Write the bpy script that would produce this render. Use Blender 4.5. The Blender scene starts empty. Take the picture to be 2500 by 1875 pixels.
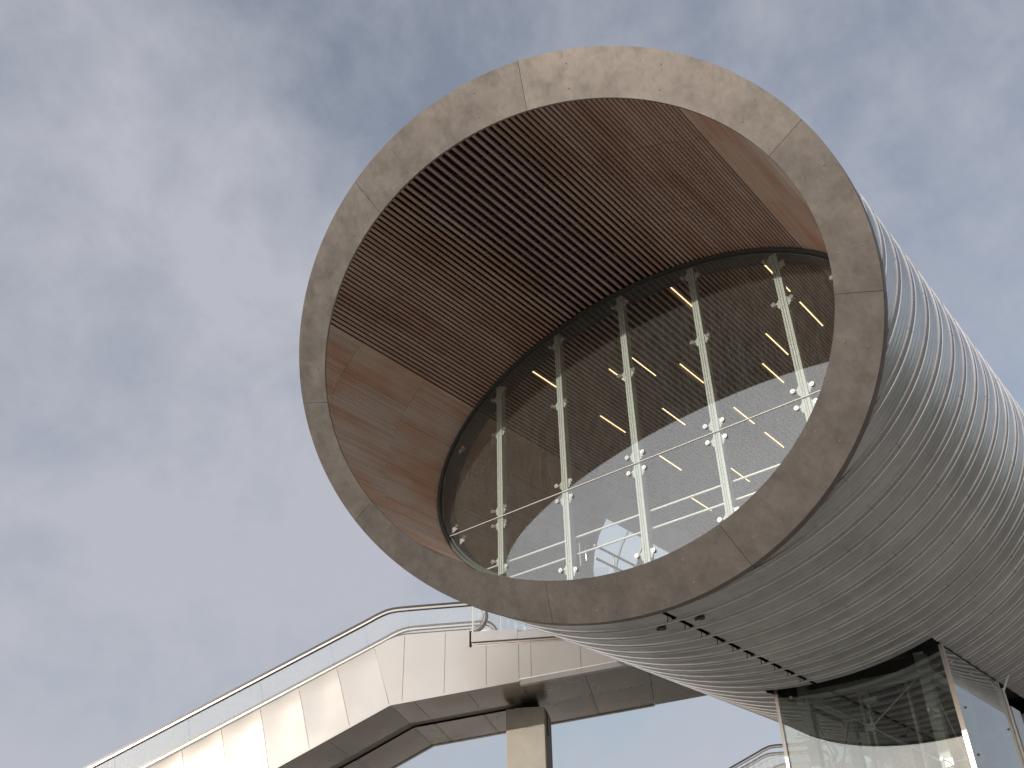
import bpy, bmesh, math, random
from mathutils import Vector, Matrix
random.seed(7)
scn = bpy.context.scene
COL = scn.collection
A = 4.5
AZ = 0.6959                       # heading of the tube axis, clockwise from +Y
CAMZ = 1.6
P0 = Vector((.0808*A, 2.2505*A, 1.6055*A + CAMZ))    # centre of the tube mouth
OA, OB = A, .6569*A               # outer ellipse of the rim
IA, IB = .8864*A, .5418*A         # inner ellipse (timber lining)
RAKE = .777                       # the mouth plane: D = -RAKE*U
GZ = -P0.z                        # ground in tube coordinates
SUN_AZ, SUN_EL = -132.0, 12.0

# ------------------------------------------------------------------ helpers
def tag(o, label=None, cat=None, group=None, kind=None):
    if label: o['label'] = label
    if cat: o['category'] = cat
    if group: o['group'] = group
    if kind: o['kind'] = kind
    return o

def thing(name, label, cat, loc=(0, 0, 0), rz=0, group=None):
    o = bpy.data.objects.new(name, None); COL.objects.link(o)
    o.location = loc; o.rotation_euler = (0, 0, rz); o.empty_display_size = .3
    return tag(o, label, cat, group)

def obj(name, verts, faces, mat, parent=None, smooth=None, uv=None):
    me = bpy.data.meshes.new(name)
    me.from_pydata([tuple(v) for v in verts], [], faces)
    me.validate(); me.update()
    if mat: me.materials.append(mat)
    if smooth is not None:
        for p in me.polygons: p.use_smooth = True
        me.set_sharp_from_angle(angle=math.radians(smooth))
    o = bpy.data.objects.new(name, me); COL.objects.link(o)
    if parent: o.parent = parent
    return o

class MB:
    """collects shapes into one mesh"""
    def __init__(s): s.v = []; s.f = []
    def add(s, vs, fs):
        n = len(s.v); s.v += [tuple(v) for v in vs]; s.f += [tuple(i+n for i in f) for f in fs]
    def hexa(s, p):               # 8 corners: 4 bottom, 4 top
        s.add(p, [(0,3,2,1),(4,5,6,7),(0,1,5,4),(1,2,6,5),(2,3,7,6),(3,0,4,7)])
    def box(s, x0, x1, y0, y1, z0, z1):
        s.hexa([(x0,y0,z0),(x1,y0,z0),(x1,y1,z0),(x0,y1,z0),(x0,y0,z1),(x1,y0,z1),(x1,y1,z1),(x0,y1,z1)])
    def prism_y(s, poly, y0, y1): # polygon in x,z swept along y
        n = len(poly)
        vs = [(x, y0, z) for x, z in poly] + [(x, y1, z) for x, z in poly]
        s.add(vs, [tuple(range(n)), tuple(range(2*n-1, n-1, -1))] + [(i, i+n, (i+1) % n+n, (i+1) % n) for i in range(n)])
    def bar(s, p, q, w, h=None, up=(0, 0, 1)):
        h = h or w; p = Vector(p); q = Vector(q); d = (q-p).normalized(); u = Vector(up)
        if abs(d.dot(u)) > .99: u = Vector((0, 1, 0))
        r = d.cross(u).normalized(); u = r.cross(d)
        c = [(-w/2, -h/2), (w/2, -h/2), (w/2, h/2), (-w/2, h/2)]
        s.hexa([p+r*a+u*b for a, b in c] + [q+r*a+u*b for a, b in c])
    def tube(s, pts, r, n=10):
        pts = [Vector(p) for p in pts]; rings = []
        prev = None
        for i, p in enumerate(pts):
            d = ((pts[min(i+1, len(pts)-1)]-pts[max(i-1, 0)])).normalized()
            u = prev if prev else (Vector((0, 0, 1)) if abs(d.z) < .9 else Vector((1, 0, 0)))
            a = d.cross(u).normalized(); b = a.cross(d).normalized(); prev = b
            rings.append([p+(a*math.cos(t)+b*math.sin(t))*r for t in [2*math.pi*k/n for k in range(n)]])
        vs = [v for rr in rings for v in rr]; fs = []
        for i in range(len(rings)-1):
            for k in range(n):
                fs.append((i*n+k, i*n+(k+1) % n, (i+1)*n+(k+1) % n, (i+1)*n+k))
        fs.append(tuple(range(n))[::-1]); fs.append(tuple(range((len(rings)-1)*n, len(rings)*n)))
        s.add(vs, fs)
    def ribbon(s, pts, prof):
        """cross-section prof [(y,z)] swept along points [(x,z)] in the x,z plane, z measured normal to the path"""
        n = len(prof); rings = []
        for i, (x, zz) in enumerate(pts):
            a = pts[max(i-1, 0)]; b = pts[min(i+1, len(pts)-1)]
            t = Vector((b[0]-a[0], b[1]-a[1])).normalized(); nn = Vector((-t.y, t.x))
            rings.append([(x+nn.x*q, y, zz+nn.y*q) for y, q in prof])
        vs = [v for r in rings for v in r]; fs = []
        for i in range(len(rings)-1):
            for k in range(n):
                fs.append((i*n+k, (i+1)*n+k, (i+1)*n+(k+1) % n, i*n+(k+1) % n))
        fs.append(tuple(range(n))); fs.append(tuple(range(len(rings)*n-1, (len(rings)-1)*n-1, -1)))
        s.add(vs, fs)
    def disc(s, c, axis, r, t, n=14):
        c = Vector(c); d = Vector(axis).normalized()
        s.tube([c-d*t/2, c+d*t/2], r, n)
    def build(s, name, mat, parent=None, smooth=None):
        o = obj(name, s.v, s.f, mat, parent, smooth)
        bm = bmesh.new(); bm.from_mesh(o.data); bmesh.ops.recalc_face_normals(bm, faces=bm.faces); bm.to_mesh(o.data); bm.free()
        if smooth is not None: o.data.set_sharp_from_angle(angle=math.radians(smooth))
        return o

# ------------------------------------------------------------------ materials
def newmat(name):
    m = bpy.data.materials.new(name); m.use_nodes = True
    nt = m.node_tree; nt.nodes.clear()
    out = nt.nodes.new('ShaderNodeOutputMaterial')
    return m, nt, out
def N(nt, t, **kw):
    n = nt.nodes.new(t)
    for k, v in kw.items():
        if k in n.inputs: n.inputs[k].default_value = v
        else: setattr(n, k, v)
    return n
def ramp(nt, src, stops):
    r = nt.nodes.new('ShaderNodeValToRGB'); nt.links.new(src, r.inputs[0])
    e = r.color_ramp.elements
    while len(e) < len(stops): e.new(.5)
    for i, (p, c) in enumerate(stops):
        e[i].position = p; e[i].color = (c, c, c, 1) if isinstance(c, (int, float)) else (*c, 1)
    return r
def coord(nt, scale=(1, 1, 1)):
    tc = N(nt, 'ShaderNodeTexCoord'); mp = N(nt, 'ShaderNodeMapping'); mp.inputs['Scale'].default_value = scale
    nt.links.new(tc.outputs['Object'], mp.inputs[0]); return mp.outputs[0]
def noise(nt, co, scale, detail=4, rough=.55, dist=0):
    n = N(nt, 'ShaderNodeTexNoise', Scale=scale, Detail=detail, Roughness=rough, Distortion=dist)
    nt.links.new(co, n.inputs['Vector']); return n.outputs['Fac']
def mixc(nt, f, a, b, blend='MIX'):
    m = nt.nodes.new('ShaderNodeMix'); m.data_type = 'RGBA'; m.blend_type = blend
    for sock, v in ((m.inputs[0], f), (m.inputs[6], a), (m.inputs[7], b)):
        if hasattr(v, 'links'): nt.links.new(v, sock)
        elif isinstance(v, (int, float)): sock.default_value = v
        else: sock.default_value = (*v, 1)
    return m.outputs[2]
def surf(name, base, rough=.5, metal=0., var=.15, vscale=3, stretch=(1, 1, 1), bump=0., bscale=20, rvar=.0, spec=.5, dark=None, island=0.):
    m, nt, out = newmat(name); b = N(nt, 'ShaderNodeBsdfPrincipled'); nt.links.new(b.outputs[0], out.inputs[0])
    co = coord(nt, stretch); n1 = noise(nt, co, vscale, 6, .6, .3)
    lo = tuple(c*(1-var) for c in base); hi = tuple(min(1, c*(1+var)) for c in base)
    c = ramp(nt, n1, [(.3, lo), (.7, hi)]).outputs[0]
    if dark:
        n2 = noise(nt, coord(nt), dark[0], 8, .7, .2)
        r2 = ramp(nt, n2, [(dark[1], (dark[2],)*3), (dark[1]+.12, (1, 1, 1))])
        c = mixc(nt, 1., c, r2.outputs[0], 'MULTIPLY')
    if island:
        g = N(nt, 'ShaderNodeNewGeometry'); r3 = ramp(nt, g.outputs['Random Per Island'], [(0, 1-island), (1, 1+island)])
        c = mixc(nt, 1., c, r3.outputs[0], 'MULTIPLY')
    nt.links.new(c, b.inputs['Base Color'])
    b.inputs['Metallic'].default_value = metal; b.inputs['Specular IOR Level'].default_value = spec
    if rvar:
        n3 = noise(nt, coord(nt, stretch), vscale*1.7, 5, .6)
        rr = ramp(nt, n3, [(.3, max(0.02, rough-rvar)), (.7, min(1, rough+rvar))]); nt.links.new(rr.outputs[0], b.inputs['Roughness'])
    else: b.inputs['Roughness'].default_value = rough
    if bump:
        n4 = noise(nt, coord(nt, stretch), bscale, 5, .6)
        bp = N(nt, 'ShaderNodeBump', Strength=bump, Distance=.02); nt.links.new(n4, bp.inputs['Height']); nt.links.new(bp.outputs[0], b.inputs['Normal'])
    return m

M = {}
# brushed, weathered bronze-grey steel of the rim: cloudy patches, fine scratches, small stains
def rim_mat():
    m, nt, out = newmat('rim_steel'); b = N(nt, 'ShaderNodeBsdfPrincipled'); nt.links.new(b.outputs[0], out.inputs[0])
    co = coord(nt)
    big = noise(nt, co, 1.1, 6, .62, .6); med = noise(nt, co, 3.2, 7, .6, .25)
    fine = noise(nt, coord(nt, (7, 7, .7)), 3, 5, .6)
    c1 = ramp(nt, big, [(.28, (.214, .197, .183)), (.72, (.266, .240, .219))]).outputs[0]
    c2 = ramp(nt, med, [(.30, .93), (.5, .99), (.75, 1.03)]).outputs[0]
    c3 = ramp(nt, fine, [(.30, .90), (.55, 1.0), (.7, 1.03)]).outputs[0]
    c = mixc(nt, 1., mixc(nt, 1., c1, c2, 'MULTIPLY'), c3, 'MULTIPLY')
    ff = noise(nt, coord(nt, (1, 1, 1)), 9, 8, .68, .1); c4 = ramp(nt, ff, [(.32, .90), (.68, 1.08)]).outputs[0]
    c = mixc(nt, 1., c, c4, 'MULTIPLY')
    sp = N(nt, 'ShaderNodeTexVoronoi', Scale=5.0); nt.links.new(co, sp.inputs['Vector'])
    r = ramp(nt, sp.outputs['Distance'], [(.0, .35), (.035, .55), (.05, 1)])
    c = mixc(nt, .55, c, r.outputs[0], 'MULTIPLY')
    g = N(nt, 'ShaderNodeObjectInfo'); rr = ramp(nt, g.outputs['Random'], [(0, .88), (1, 1.1)])
    c = mixc(nt, 1., c, rr.outputs[0], 'MULTIPLY')
    nt.links.new(c, b.inputs['Base Color'])
    b.inputs['Metallic'].default_value = .78
    ro = ramp(nt, med, [(.3, .40), (.7, .56)]); nt.links.new(ro.outputs[0], b.inputs['Roughness'])
    bp = N(nt, 'ShaderNodeBump', Strength=.08, Distance=.01); nt.links.new(med, bp.inputs['Height']); nt.links.new(bp.outputs[0], b.inputs['Normal'])
    return m
M['rim'] = rim_mat()
# aluminium cladding, slightly different sheen from sheet to sheet
def clad_mat():
    m, nt, out = newmat('aluminium_cladding'); b = N(nt, 'ShaderNodeBsdfPrincipled'); nt.links.new(b.outputs[0], out.inputs[0])
    tc = N(nt, 'ShaderNodeTexCoord'); sx = N(nt, 'ShaderNodeSeparateXYZ'); nt.links.new(tc.outputs['Object'], sx.inputs[0])
    ma = N(nt, 'ShaderNodeMath', operation='ADD'); ma.inputs[1].default_value = 100*.445-1.52+.065
    nt.links.new(sx.outputs[1], ma.inputs[0])
    md = N(nt, 'ShaderNodeMath', operation='DIVIDE'); md.inputs[1].default_value = .445; nt.links.new(ma.outputs[0], md.inputs[0])
    fr = N(nt, 'ShaderNodeMath', operation='FRACT'); nt.links.new(md.outputs[0], fr.inputs[0])
    fl = N(nt, 'ShaderNodeMath', operation='FLOOR'); nt.links.new(md.outputs[0], fl.inputs[0])
    wn = N(nt, 'ShaderNodeTexWhiteNoise', noise_dimensions='1D'); nt.links.new(fl.outputs[0], wn.inputs['W'])
    iscap = ramp(nt, fr.outputs[0], [(.0, (.66, .65, .645)), (.036, (.66, .65, .645)), (.045, (.40, .378, .372)), (.245, (.40, .378, .372)), (.254, (.66, .65, .645)), (.288, (.66, .65, .645)), (.296, (.60, .61, .605)), (1., (.60, .61, .605))])
    v = ramp(nt, wn.outputs['Value'], [(0, .93), (1, 1.05)])
    st = noise(nt, coord(nt, (.6, 5, .6)), 2.2, 5, .6); s2 = ramp(nt, st, [(.3, .93), (.7, 1.04)])
    c = mixc(nt, 1., mixc(nt, 1., iscap.outputs[0], v.outputs[0], 'MULTIPLY'), s2.outputs[0], 'MULTIPLY')
    at = N(nt, 'ShaderNodeMath', operation='ARCTAN2'); nt.links.new(sx.outputs[2], at.inputs[0]); nt.links.new(sx.outputs[0], at.inputs[1])
    am = N(nt, 'ShaderNodeMath', operation='MULTIPLY_ADD'); nt.links.new(at.outputs[0], am.inputs[0]); am.inputs[1].default_value = 1.7; nt.links.new(wn.outputs['Value'], am.inputs[2])
    af = N(nt, 'ShaderNodeMath', operation='FRACT'); nt.links.new(am.outputs[0], af.inputs[0])
    jl = ramp(nt, af.outputs[0], [(.0, .45), (.0035, .45), (.0045, 1.)]); jm = ramp(nt, fr.outputs[0], [(.285, 0.), (.29, 1.)])
    jx = N(nt, 'ShaderNodeMath', operation='MAXIMUM'); nt.links.new(jl.outputs[0], jx.inputs[0]); nt.links.new(jm.outputs[0], jx.inputs[1])
    c = mixc(nt, 1., c, jx.outputs[0], 'MULTIPLY')
    gn = noise(nt, coord(nt), 2.6, 7, .65, .4); gr_ = ramp(nt, gn, [(.30, .86), (.55, 1.), (.7, 1.04)]); c = mixc(nt, 1., c, gr_.outputs[0], 'MULTIPLY')
    nt.links.new(c, b.inputs['Base Color']); mt = ramp(nt, fr.outputs[0], [(.04, .95), (.045, .15), (.245, .15), (.254, .95)]); nt.links.new(mt.outputs[0], b.inputs['Metallic'])
    ro = ramp(nt, fr.outputs[0], [(.04, .34), (.045, .5), (.245, .5), (.254, .36), (.288, .36), (.296, .33)]); nt.links.new(ro.outputs[0], b.inputs['Roughness'])
    nb = noise(nt, coord(nt, (1.2, 3, 1.2)), 2.5, 3, .5)
    bp = N(nt, 'ShaderNodeBump', Strength=.05, Distance=.02); nt.links.new(nb, bp.inputs['Height']); nt.links.new(bp.outputs[0], b.inputs['Normal'])
    return m
M['clad'] = clad_mat()
def wood(name, c0, c1, c2, patch=True):
    m, nt, out = newmat(name); b = N(nt, 'ShaderNodeBsdfPrincipled'); nt.links.new(b.outputs[0], out.inputs[0])
    co = coord(nt, (1.5, .55, 1.5)); n1 = noise(nt, co, 1.5, 3, .5, .2)
    c = ramp(nt, n1, [(.32, c0), (.5, c1), (.68, c2)]).outputs[0]
    g = N(nt, 'ShaderNodeNewGeometry'); r = ramp(nt, g.outputs['Random Per Island'], [(0, .86), (.5, 1.), (1, 1.10)])
    c = mixc(nt, 1., c, r.outputs[0], 'MULTIPLY')
    gr = noise(nt, coord(nt, (40, 1.6, 40)), 2, 4, .6); r2 = ramp(nt, gr, [(.3, .96), (.7, 1.03)])
    c = mixc(nt, 1., c, r2.outputs[0], 'MULTIPLY')
    nt.links.new(c, b.inputs['Base Color']); b.inputs['Roughness'].default_value = .6; b.inputs['Specular IOR Level'].default_value = .35
    return m
M['slat'] = wood('timber_slats', (.33, .205, .155), (.39, .265, .21), (.42, .31, .26))
M['board'] = wood('timber_boards', (.53, .315, .215), (.55, .41, .33), (.56, .475, .41))
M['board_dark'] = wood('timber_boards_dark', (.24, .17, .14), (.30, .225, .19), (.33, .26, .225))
M['black'] = surf('matt_black', (.012, .012, .012), .8, var=.2)
M['backing'] = surf('acoustic_backing', (.022, .022, .022), .8, var=.35, vscale=2)
M['profile'] = surf('rail_profile_steel', (.36, .34, .325), .35, .85, var=.08)
M['beam'] = surf('grey_beam_plate', (.33, .325, .335), .38, .5, var=.06)
M['recess'] = surf('recess_plate', (.27, .255, .21), .5, .3, var=.1)
M['frame'] = surf('dark_frame_steel', (.075, .085, .080), .42, .3, var=.1)
M['mullion'] = surf('painted_mullion', (.45, .455, .425), .45, .1, var=.05)
M['inox'] = surf('polished_steel', (.72, .69, .66), .22, 1., var=.06)
M['inox_dull'] = surf('satin_steel', (.56, .53, .50), .38, .9, var=.08, stretch=(1, 1, 1), vscale=3)
M['panel'] = surf('steel_cladding_panel', (.42, .41, .40), .21, .42, var=.02, vscale=1.2, rvar=.02, dark=(5, .16, .93))
M['soffit'] = surf('steel_soffit_panel', (.52, .48, .44), (.26), .9, var=.10, vscale=1.0, rvar=.02, bump=.0)
M['rail'] = surf('bright_rail', (.75, .74, .70), .35, .3, var=.04)
M['trim'] = surf('zinc_trim', (.55, .55, .56), .4, .6, var=.06)
M['belt'] = surf('black_rubber', (.02, .02, .02), .35, var=.1)
M['concrete'] = surf('cast_concrete', (.35, .333, .295), .85, var=.10, vscale=1.8, bump=.25, bscale=14, dark=(16, .30, .72))
M['column'] = surf('galvanised_column', (.45, .46, .45), .5, .35, var=.14, vscale=5)
M['grey_wall'] = surf('grey_shaft_wall', (.07, .067, .06), .7, var=.15, vscale=2)
M['grass'] = surf('dark_verge', (.055, .06, .03), .95, var=.35, vscale=.08)
M['ground'] = surf('paving_ground', (.31, .28, .245), .85, var=.16, vscale=.25, bump=.2, bscale=3, dark=(1.2, .35, .8))
M['floor'] = surf('floor_screed', (.22, .20, .18), .6, var=.1)
def emit(name, col, s):
    m, nt, out = newmat(name); e = N(nt, 'ShaderNodeEmission', Strength=s); e.inputs[0].default_value = (*col, 1)
    nt.links.new(e.outputs[0], out.inputs[0]); return m
M['lamp'] = emit('lamp_diffuser', (1., .70, .38), 2.4)
def glass(name, tint, boost, dust, ior=1.5, streak=True):
    m, nt, out = newmat(name)
    tr = N(nt, 'ShaderNodeBsdfTransparent'); tr.inputs[0].default_value = (*tint, 1)
    gl = N(nt, 'ShaderNodeBsdfGlossy'); gl.inputs['Roughness'].default_value = .0; gl.inputs[0].default_value = (.95, .97, 1., 1)
    ge = N(nt, 'ShaderNodeNewGeometry'); dt = N(nt, 'ShaderNodeVectorMath', operation='DOT_PRODUCT')
    nt.links.new(ge.outputs['Normal'], dt.inputs[0]); nt.links.new(ge.outputs['Incoming'], dt.inputs[1])
    ab = N(nt, 'ShaderNodeMath', operation='ABSOLUTE'); nt.links.new(dt.outputs['Value'], ab.inputs[0])
    om = N(nt, 'ShaderNodeMath', operation='SUBTRACT'); om.inputs[0].default_value = 1; nt.links.new(ab.outputs[0], om.inputs[1])
    pw = N(nt, 'ShaderNodeMath', operation='POWER'); pw.inputs[1].default_value = 5; nt.links.new(om.outputs[0], pw.inputs[0])
    ad = N(nt, 'ShaderNodeMath', operation='MULTIPLY_ADD'); ad.use_clamp = True; nt.links.new(pw.outputs[0], ad.inputs[0])
    ad.inputs[1].default_value = 1-boost; ad.inputs[2].default_value = boost
    mx = N(nt, 'ShaderNodeMixShader'); nt.links.new(ad.outputs[0], mx.inputs[0]); nt.links.new(tr.outputs[0], mx.inputs[1]); nt.links.new(gl.outputs[0], mx.inputs[2])
    df = N(nt, 'ShaderNodeBsdfDiffuse'); df.inputs[0].default_value = (.6, .58, .54, 1)
    nz = noise(nt, coord(nt, (6, 6, .7)), 5, 6, .7); r = ramp(nt, nz, [(.35, dust*.45), (.75, dust*1.9)])
    mx2 = N(nt, 'ShaderNodeMixShader'); nt.links.new(r.outputs[0], mx2.inputs[0]); nt.links.new(mx.outputs[0], mx2.inputs[1]); nt.links.new(df.outputs[0], mx2.inputs[2])
    nt.links.new(mx2.outputs[0], out.inputs[0]); return m
M['glass'] = glass('facade_glass', (.93, .96, .95), .095, .020)
M['glass_tower'] = glass('shaft_glass', (.80, .83, .81), .12, .012)
M['glass_rail'] = glass('balustrade_glass', (.985, .995, .99), .04, .05)

# ------------------------------------------------------------------ tube
tube = thing('footbridge_tube', 'huge oval tube clad in ribbed aluminium with a wide steel rim and timber lining', 'footbridge', P0, -AZ)
def ell(a, b, th): return (a*math.cos(th), b*math.sin(th))
def acos_(x, a): return math.acos(max(-1, min(1, x/a)))

# rim panels -------------------------------------------------------------
jn = [math.radians(v) for v in (16.2, 70.0, 110.7, 164.0, 196.0, 249.1, 290.1, 343.7)]
for i in range(8):
    t0, t1 = jn[i], jn[(i+1) % 8] + (2*math.pi if i == 7 else 0)
    t0 += .0007; t1 -= .0007
    n = max(6, int((t1-t0)/math.radians(1.5)))
    prof = [(0, .10), (0, .008), (.006, 0), (.35, 0), (.65, 0), (.994, 0), (1, .006), (1, .022)]   # (radial share out->in, set-back)
    vs, fs = [], []
    for k in range(n+1):
        th = t0+(t1-t0)*k/n
        for f, sb in prof:
            a = OA+(IA-OA)*f; b = OB+(IB-OB)*f
            x, z = ell(a, b, th); vs.append((x, -RAKE*z+sb, z))
    m_ = len(prof)
    for k in range(n):
        for j in range(m_):
            fs.append((k*m_+j, k*m_+(j+1) % m_, (k+1)*m_+(j+1) % m_, (k+1)*m_+j))
    fs.append(tuple(range(m_))[::-1]); fs.append(tuple(n*m_+j for j in range(m_)))
    mb = MB(); mb.add(vs, fs)
    panel = mb.build('rim_panel', M['rim'], tube, smooth=30)
    # pairs of flush screws
    sc = MB(); cnt = max(2, int((t1-t0)/.26))
    for k in range(cnt):
        th = t0+(t1-t0)*(k+.5)/cnt
        for f in (.27, .76):
            a = OA+(IA-OA)*f; b = OB+(IB-OB)*f
            x, z = ell(a, b, th+random.uniform(-.01, .01))
            nrm = Vector((0, -1, -RAKE)).normalized()
            sc = MB(); sc.disc(Vector((x, -RAKE*z, z))+nrm*.002, nrm, .010, .006, 8)
            sc.build('screw', M['inox'], panel)
# dark gap filler behind the rim
vs, fs = [], []
n = 160
for k in range(n):
    th = 2*math.pi*k/n
    for a, b, sb in ((4.40, 2.86, .09), (4.40, 2.86, .55), (4.15, 2.60, .55), (4.15, 2.60, .09)):
        x, z = ell(a, b, th); vs.append((x, -RAKE*z+sb, z))
for k in range(n):
    for j in range(4):
        fs.append((k*4+j, k*4+(j+1) % 4, ((k+1) % n)*4+(j+1) % 4, ((k+1) % n)*4+j))
obj('rim_backing', vs, fs, M['black'], tube)

# aluminium cladding -------------------------------------------------------
CA, CB = 4.470, 2.902
LEN = 46.0
ths = set(); nA = 150
for k in range(nA): ths.add(round(2*math.pi*k/nA, 5))
cut_l = math.pi+ (math.pi - acos_(-.93, CA)) if False else 2*math.pi-acos_(-.93, CA)
cut_r = 2*math.pi-acos_(2.03, CA)
slot_a = 2*math.pi-acos_(-.04, CA); slot_b = 2*math.pi-acos_(.03, CA)
open_t = math.pi-math.asin(1.95/CB); open_b = math.pi+math.asin(2.1/CB)
exact = [cut_l, cut_r, slot_a, slot_b, open_t, open_b]
ths = sorted([t for t in ths if min(abs(t-e) for e in exact) > .012] + exact)
prof = []
k0 = -9
for k in range(k0, int((LEN-1.52)/.445)):
    c = 1.52+.445*k
    prof += [(c-.064, 0), (c-.062, .018), (c-.058, .020), (c-.051, .020), (c-.047, .010), (c, .013), (c+.047, .010), (c+.051, .020), (c+.058, .020), (c+.062, .018), (c+.064, 0),
             (c+.070, 0), (c+.128, -.002), (c+.137, -.0045), (c+.146, -.002), (c+.211, -.001), (c+.220, -.0045), (c+.229, -.001), (c+.294, -.001), (c+.303, -.0045), (c+.312, -.001)]
def capind(D):
    r = (D-1.52+.0645) % .445
    return r < .129
CUT0, CUT1 = 7.18, 12.95
OP0, OP1, OPO = 6.65, 10.6, 11.7
nt_ = len(ths); vs = []
norms = []
for th in ths:
    nx, nz = math.cos(th)/CA, math.sin(th)/CB; l = math.hypot(nx, nz); norms.append((nx/l, nz/l))
starts = [(-RAKE*CB*math.sin(th)+.13) for th in ths]
for D, h in prof:
    for (th, (nx, nz), st) in zip(ths, norms, starts):
        x, z = ell(CA, CB, th); vs.append((x+nx*h, max(D, st), z+nz*h))
fs = []
for i in range(len(prof)-1):
    D = (prof[i][0]+prof[i+1][0])/2
    for j in range(nt_):
        j2 = (j+1) % nt_
        t = (ths[j]+(ths[j2] if j2 else 2*math.pi))/2
        if prof[i+1][0] < min(starts[j], starts[j2]): continue
        if cut_l < t < cut_r and CUT0 < D < CUT1: continue
        if slot_a < t < slot_b and 2.2 < D < CUT0 and (D-1.52+.05) % .445 > .10: continue
        if open_t < t < open_b and OP0 < D < OPO: continue
        fs.append((i*nt_+j, i*nt_+j2, (i+1)*nt_+j2, (i+1)*nt_+j))
obj('aluminium_cladding', vs, fs, M['clad'], tube, smooth=11)
# dark liner just under the cladding
def sleeve(name, a, b, d0, d1, mat, off=0, skip=None, rake=True, n=120, parent=tube, rows=None, ext=()):
    tt = sorted([2*math.pi*k/n for k in range(n)]+list(ext)); vs = []; fs = []
    rows = rows or [d0, 2.0, CUT0, OP0, OP1, OPO, CUT1, d1]; rows = sorted(set(r for r in rows if d0 <= r <= d1))
    for D in rows:
        for t in tt:
            x, z = ell(a, b, t); vs.append((x, max(D, -RAKE*z+off) if rake else D, z))
    m_ = len(tt)
    for i in range(len(rows)-1):
        for j in range(m_):
            j2 = (j+1) % m_; t = (tt[j]+(tt[j2] if j2 else 2*math.pi))/2; D = (rows[i]+rows[i+1])/2
            if skip and skip(t, D): continue
            fs.append((i*m_+j, i*m_+j2, (i+1)*m_+j2, (i+1)*m_+j))
    return obj(name, vs, fs, mat, parent, smooth=40)
def skip_holes(t, D):
    return (cut_l < t < cut_r and CUT0 < D < CUT1) or (open_t < t < open_b and OP0 < D < OPO)
sleeve('inner_liner', 4.36, 2.80, -3, LEN, M['black'], .3, skip_holes, ext=(cut_l, cut_r, open_t, open_b))
# far end closed by a dark bulkhead
mb = MB(); mb.add([(4.4*math.cos(2*math.pi*k/60), LEN-.3, 2.85*math.sin(2*math.pi*k/60)) for k in range(60)], [tuple(range(60))])
mb.build('end_bulkhead', M['black'], tube)
# drip hooks and two small boxes along the bottom slot
for k in range(2, 12):
    D = 1.52+.445*k+.20
    if D > 7.2: break
    mb = MB()
    mb.bar((-.05, D+.09, -2.89), (-.05, D+.09, -2.955), .010)
    mb.bar((-.05, D+.09, -2.955), (-.07, D+.09, -2.962), .009)
    mb.build('drip_hook', M['belt'], tube)
M['rust'] = surf('rust_brown', (.06, .035, .028), .6)
for S, D in ((.28, 3.02), (-.34, 3.02)):
    mb = MB(); mb.disc((S, D, -2.905), (0, 0, 1), .055, .05, 6)
    mb.bar((S, D, -2.90), (S-.10, D+.02, -2.91), .03)
    mb.build('sensor_box', M['rust'], tube)
# screws on the raised caps, in pairs
mb = MB()
for k in range(-3, 26):
    D = 1.52+.445*k
    for th in [math.radians(a) for a in (-38, -24, -10, 4, 18, 32)]:
        th2 = th+.02*math.sin(k*2.3)
        x, z = ell(CA, CB, th2)
        if D < -RAKE*z+.3: continue
        nx, nz = math.cos(th2)/CA, math.sin(th2)/CB; l = math.hypot(nx, nz); nn = Vector((nx/l, 0, nz/l))
        for dd in (-.018, .018):
            mb.disc(Vector((x, D+dd, z))+nn*.014, nn, .009, .008, 6)
tag(mb.build('cap_screws', M['inox'], tube), kind='stuff')

# timber lining --------------------------------------------------------------
JO = [-1.9, -.5, .9, 2.3] + [2.3+1.4*k for k in range(1, 22)]
th_b = math.acos(3.14/IA)          # edge between open slats (above) and closed boards
def arc_points(t0, t1, pitch_fn, a=IA, b=IB):
    """parameters at which successive slats start, walking from t0 to t1"""
    out = []; t = t0; sgn = 1 if t1 > t0 else -1
    while (t-t1)*sgn < 0:
        out.append(t); ds = math.hypot(a*math.sin(t), b*math.cos(t)); t += sgn*pitch_fn(t)/ds
    return out
def pitch_open(t):
    x = IA*math.cos(t); return .066+.058*math.exp(-(x/1.25)**2)
sl = MB()
for t0, t1 in ((math.pi/2, th_b-.004), (math.pi/2, math.pi-th_b+.004)):
    for idx, t in enumerate(arc_points(t0, t1, pitch_open)):
        if idx == 0 and t1 > t0: continue
        x, z = ell(IA, IB, t); nx, nz = math.cos(t)/IA, math.sin(t)/IB; l = math.hypot(nx, nz); nx /= l; nz /= l
        tx, tz = -nz, nx; w = .0215; h = .030
        start = -RAKE*z+.014
        segs = [start]+[j for j in JO if j > start+.05]+[LEN-1]
        segs = [v for v in segs if v <= 30]
        for a_, b_ in zip(segs[:-1], segs[1:]):
            y0, y1 = a_+.003, b_-.003
            p = [(x-tx*w, z-tz*w), (x+tx*w, z+tz*w), (x+tx*w+nx*h, z+tz*w+nz*h), (x-tx*w+nx*h, z-tz*w+nz*h)]
            sl.prism_y(p, y0, y1)
sl.build('ceiling_slats', M['slat'], tube)
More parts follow.
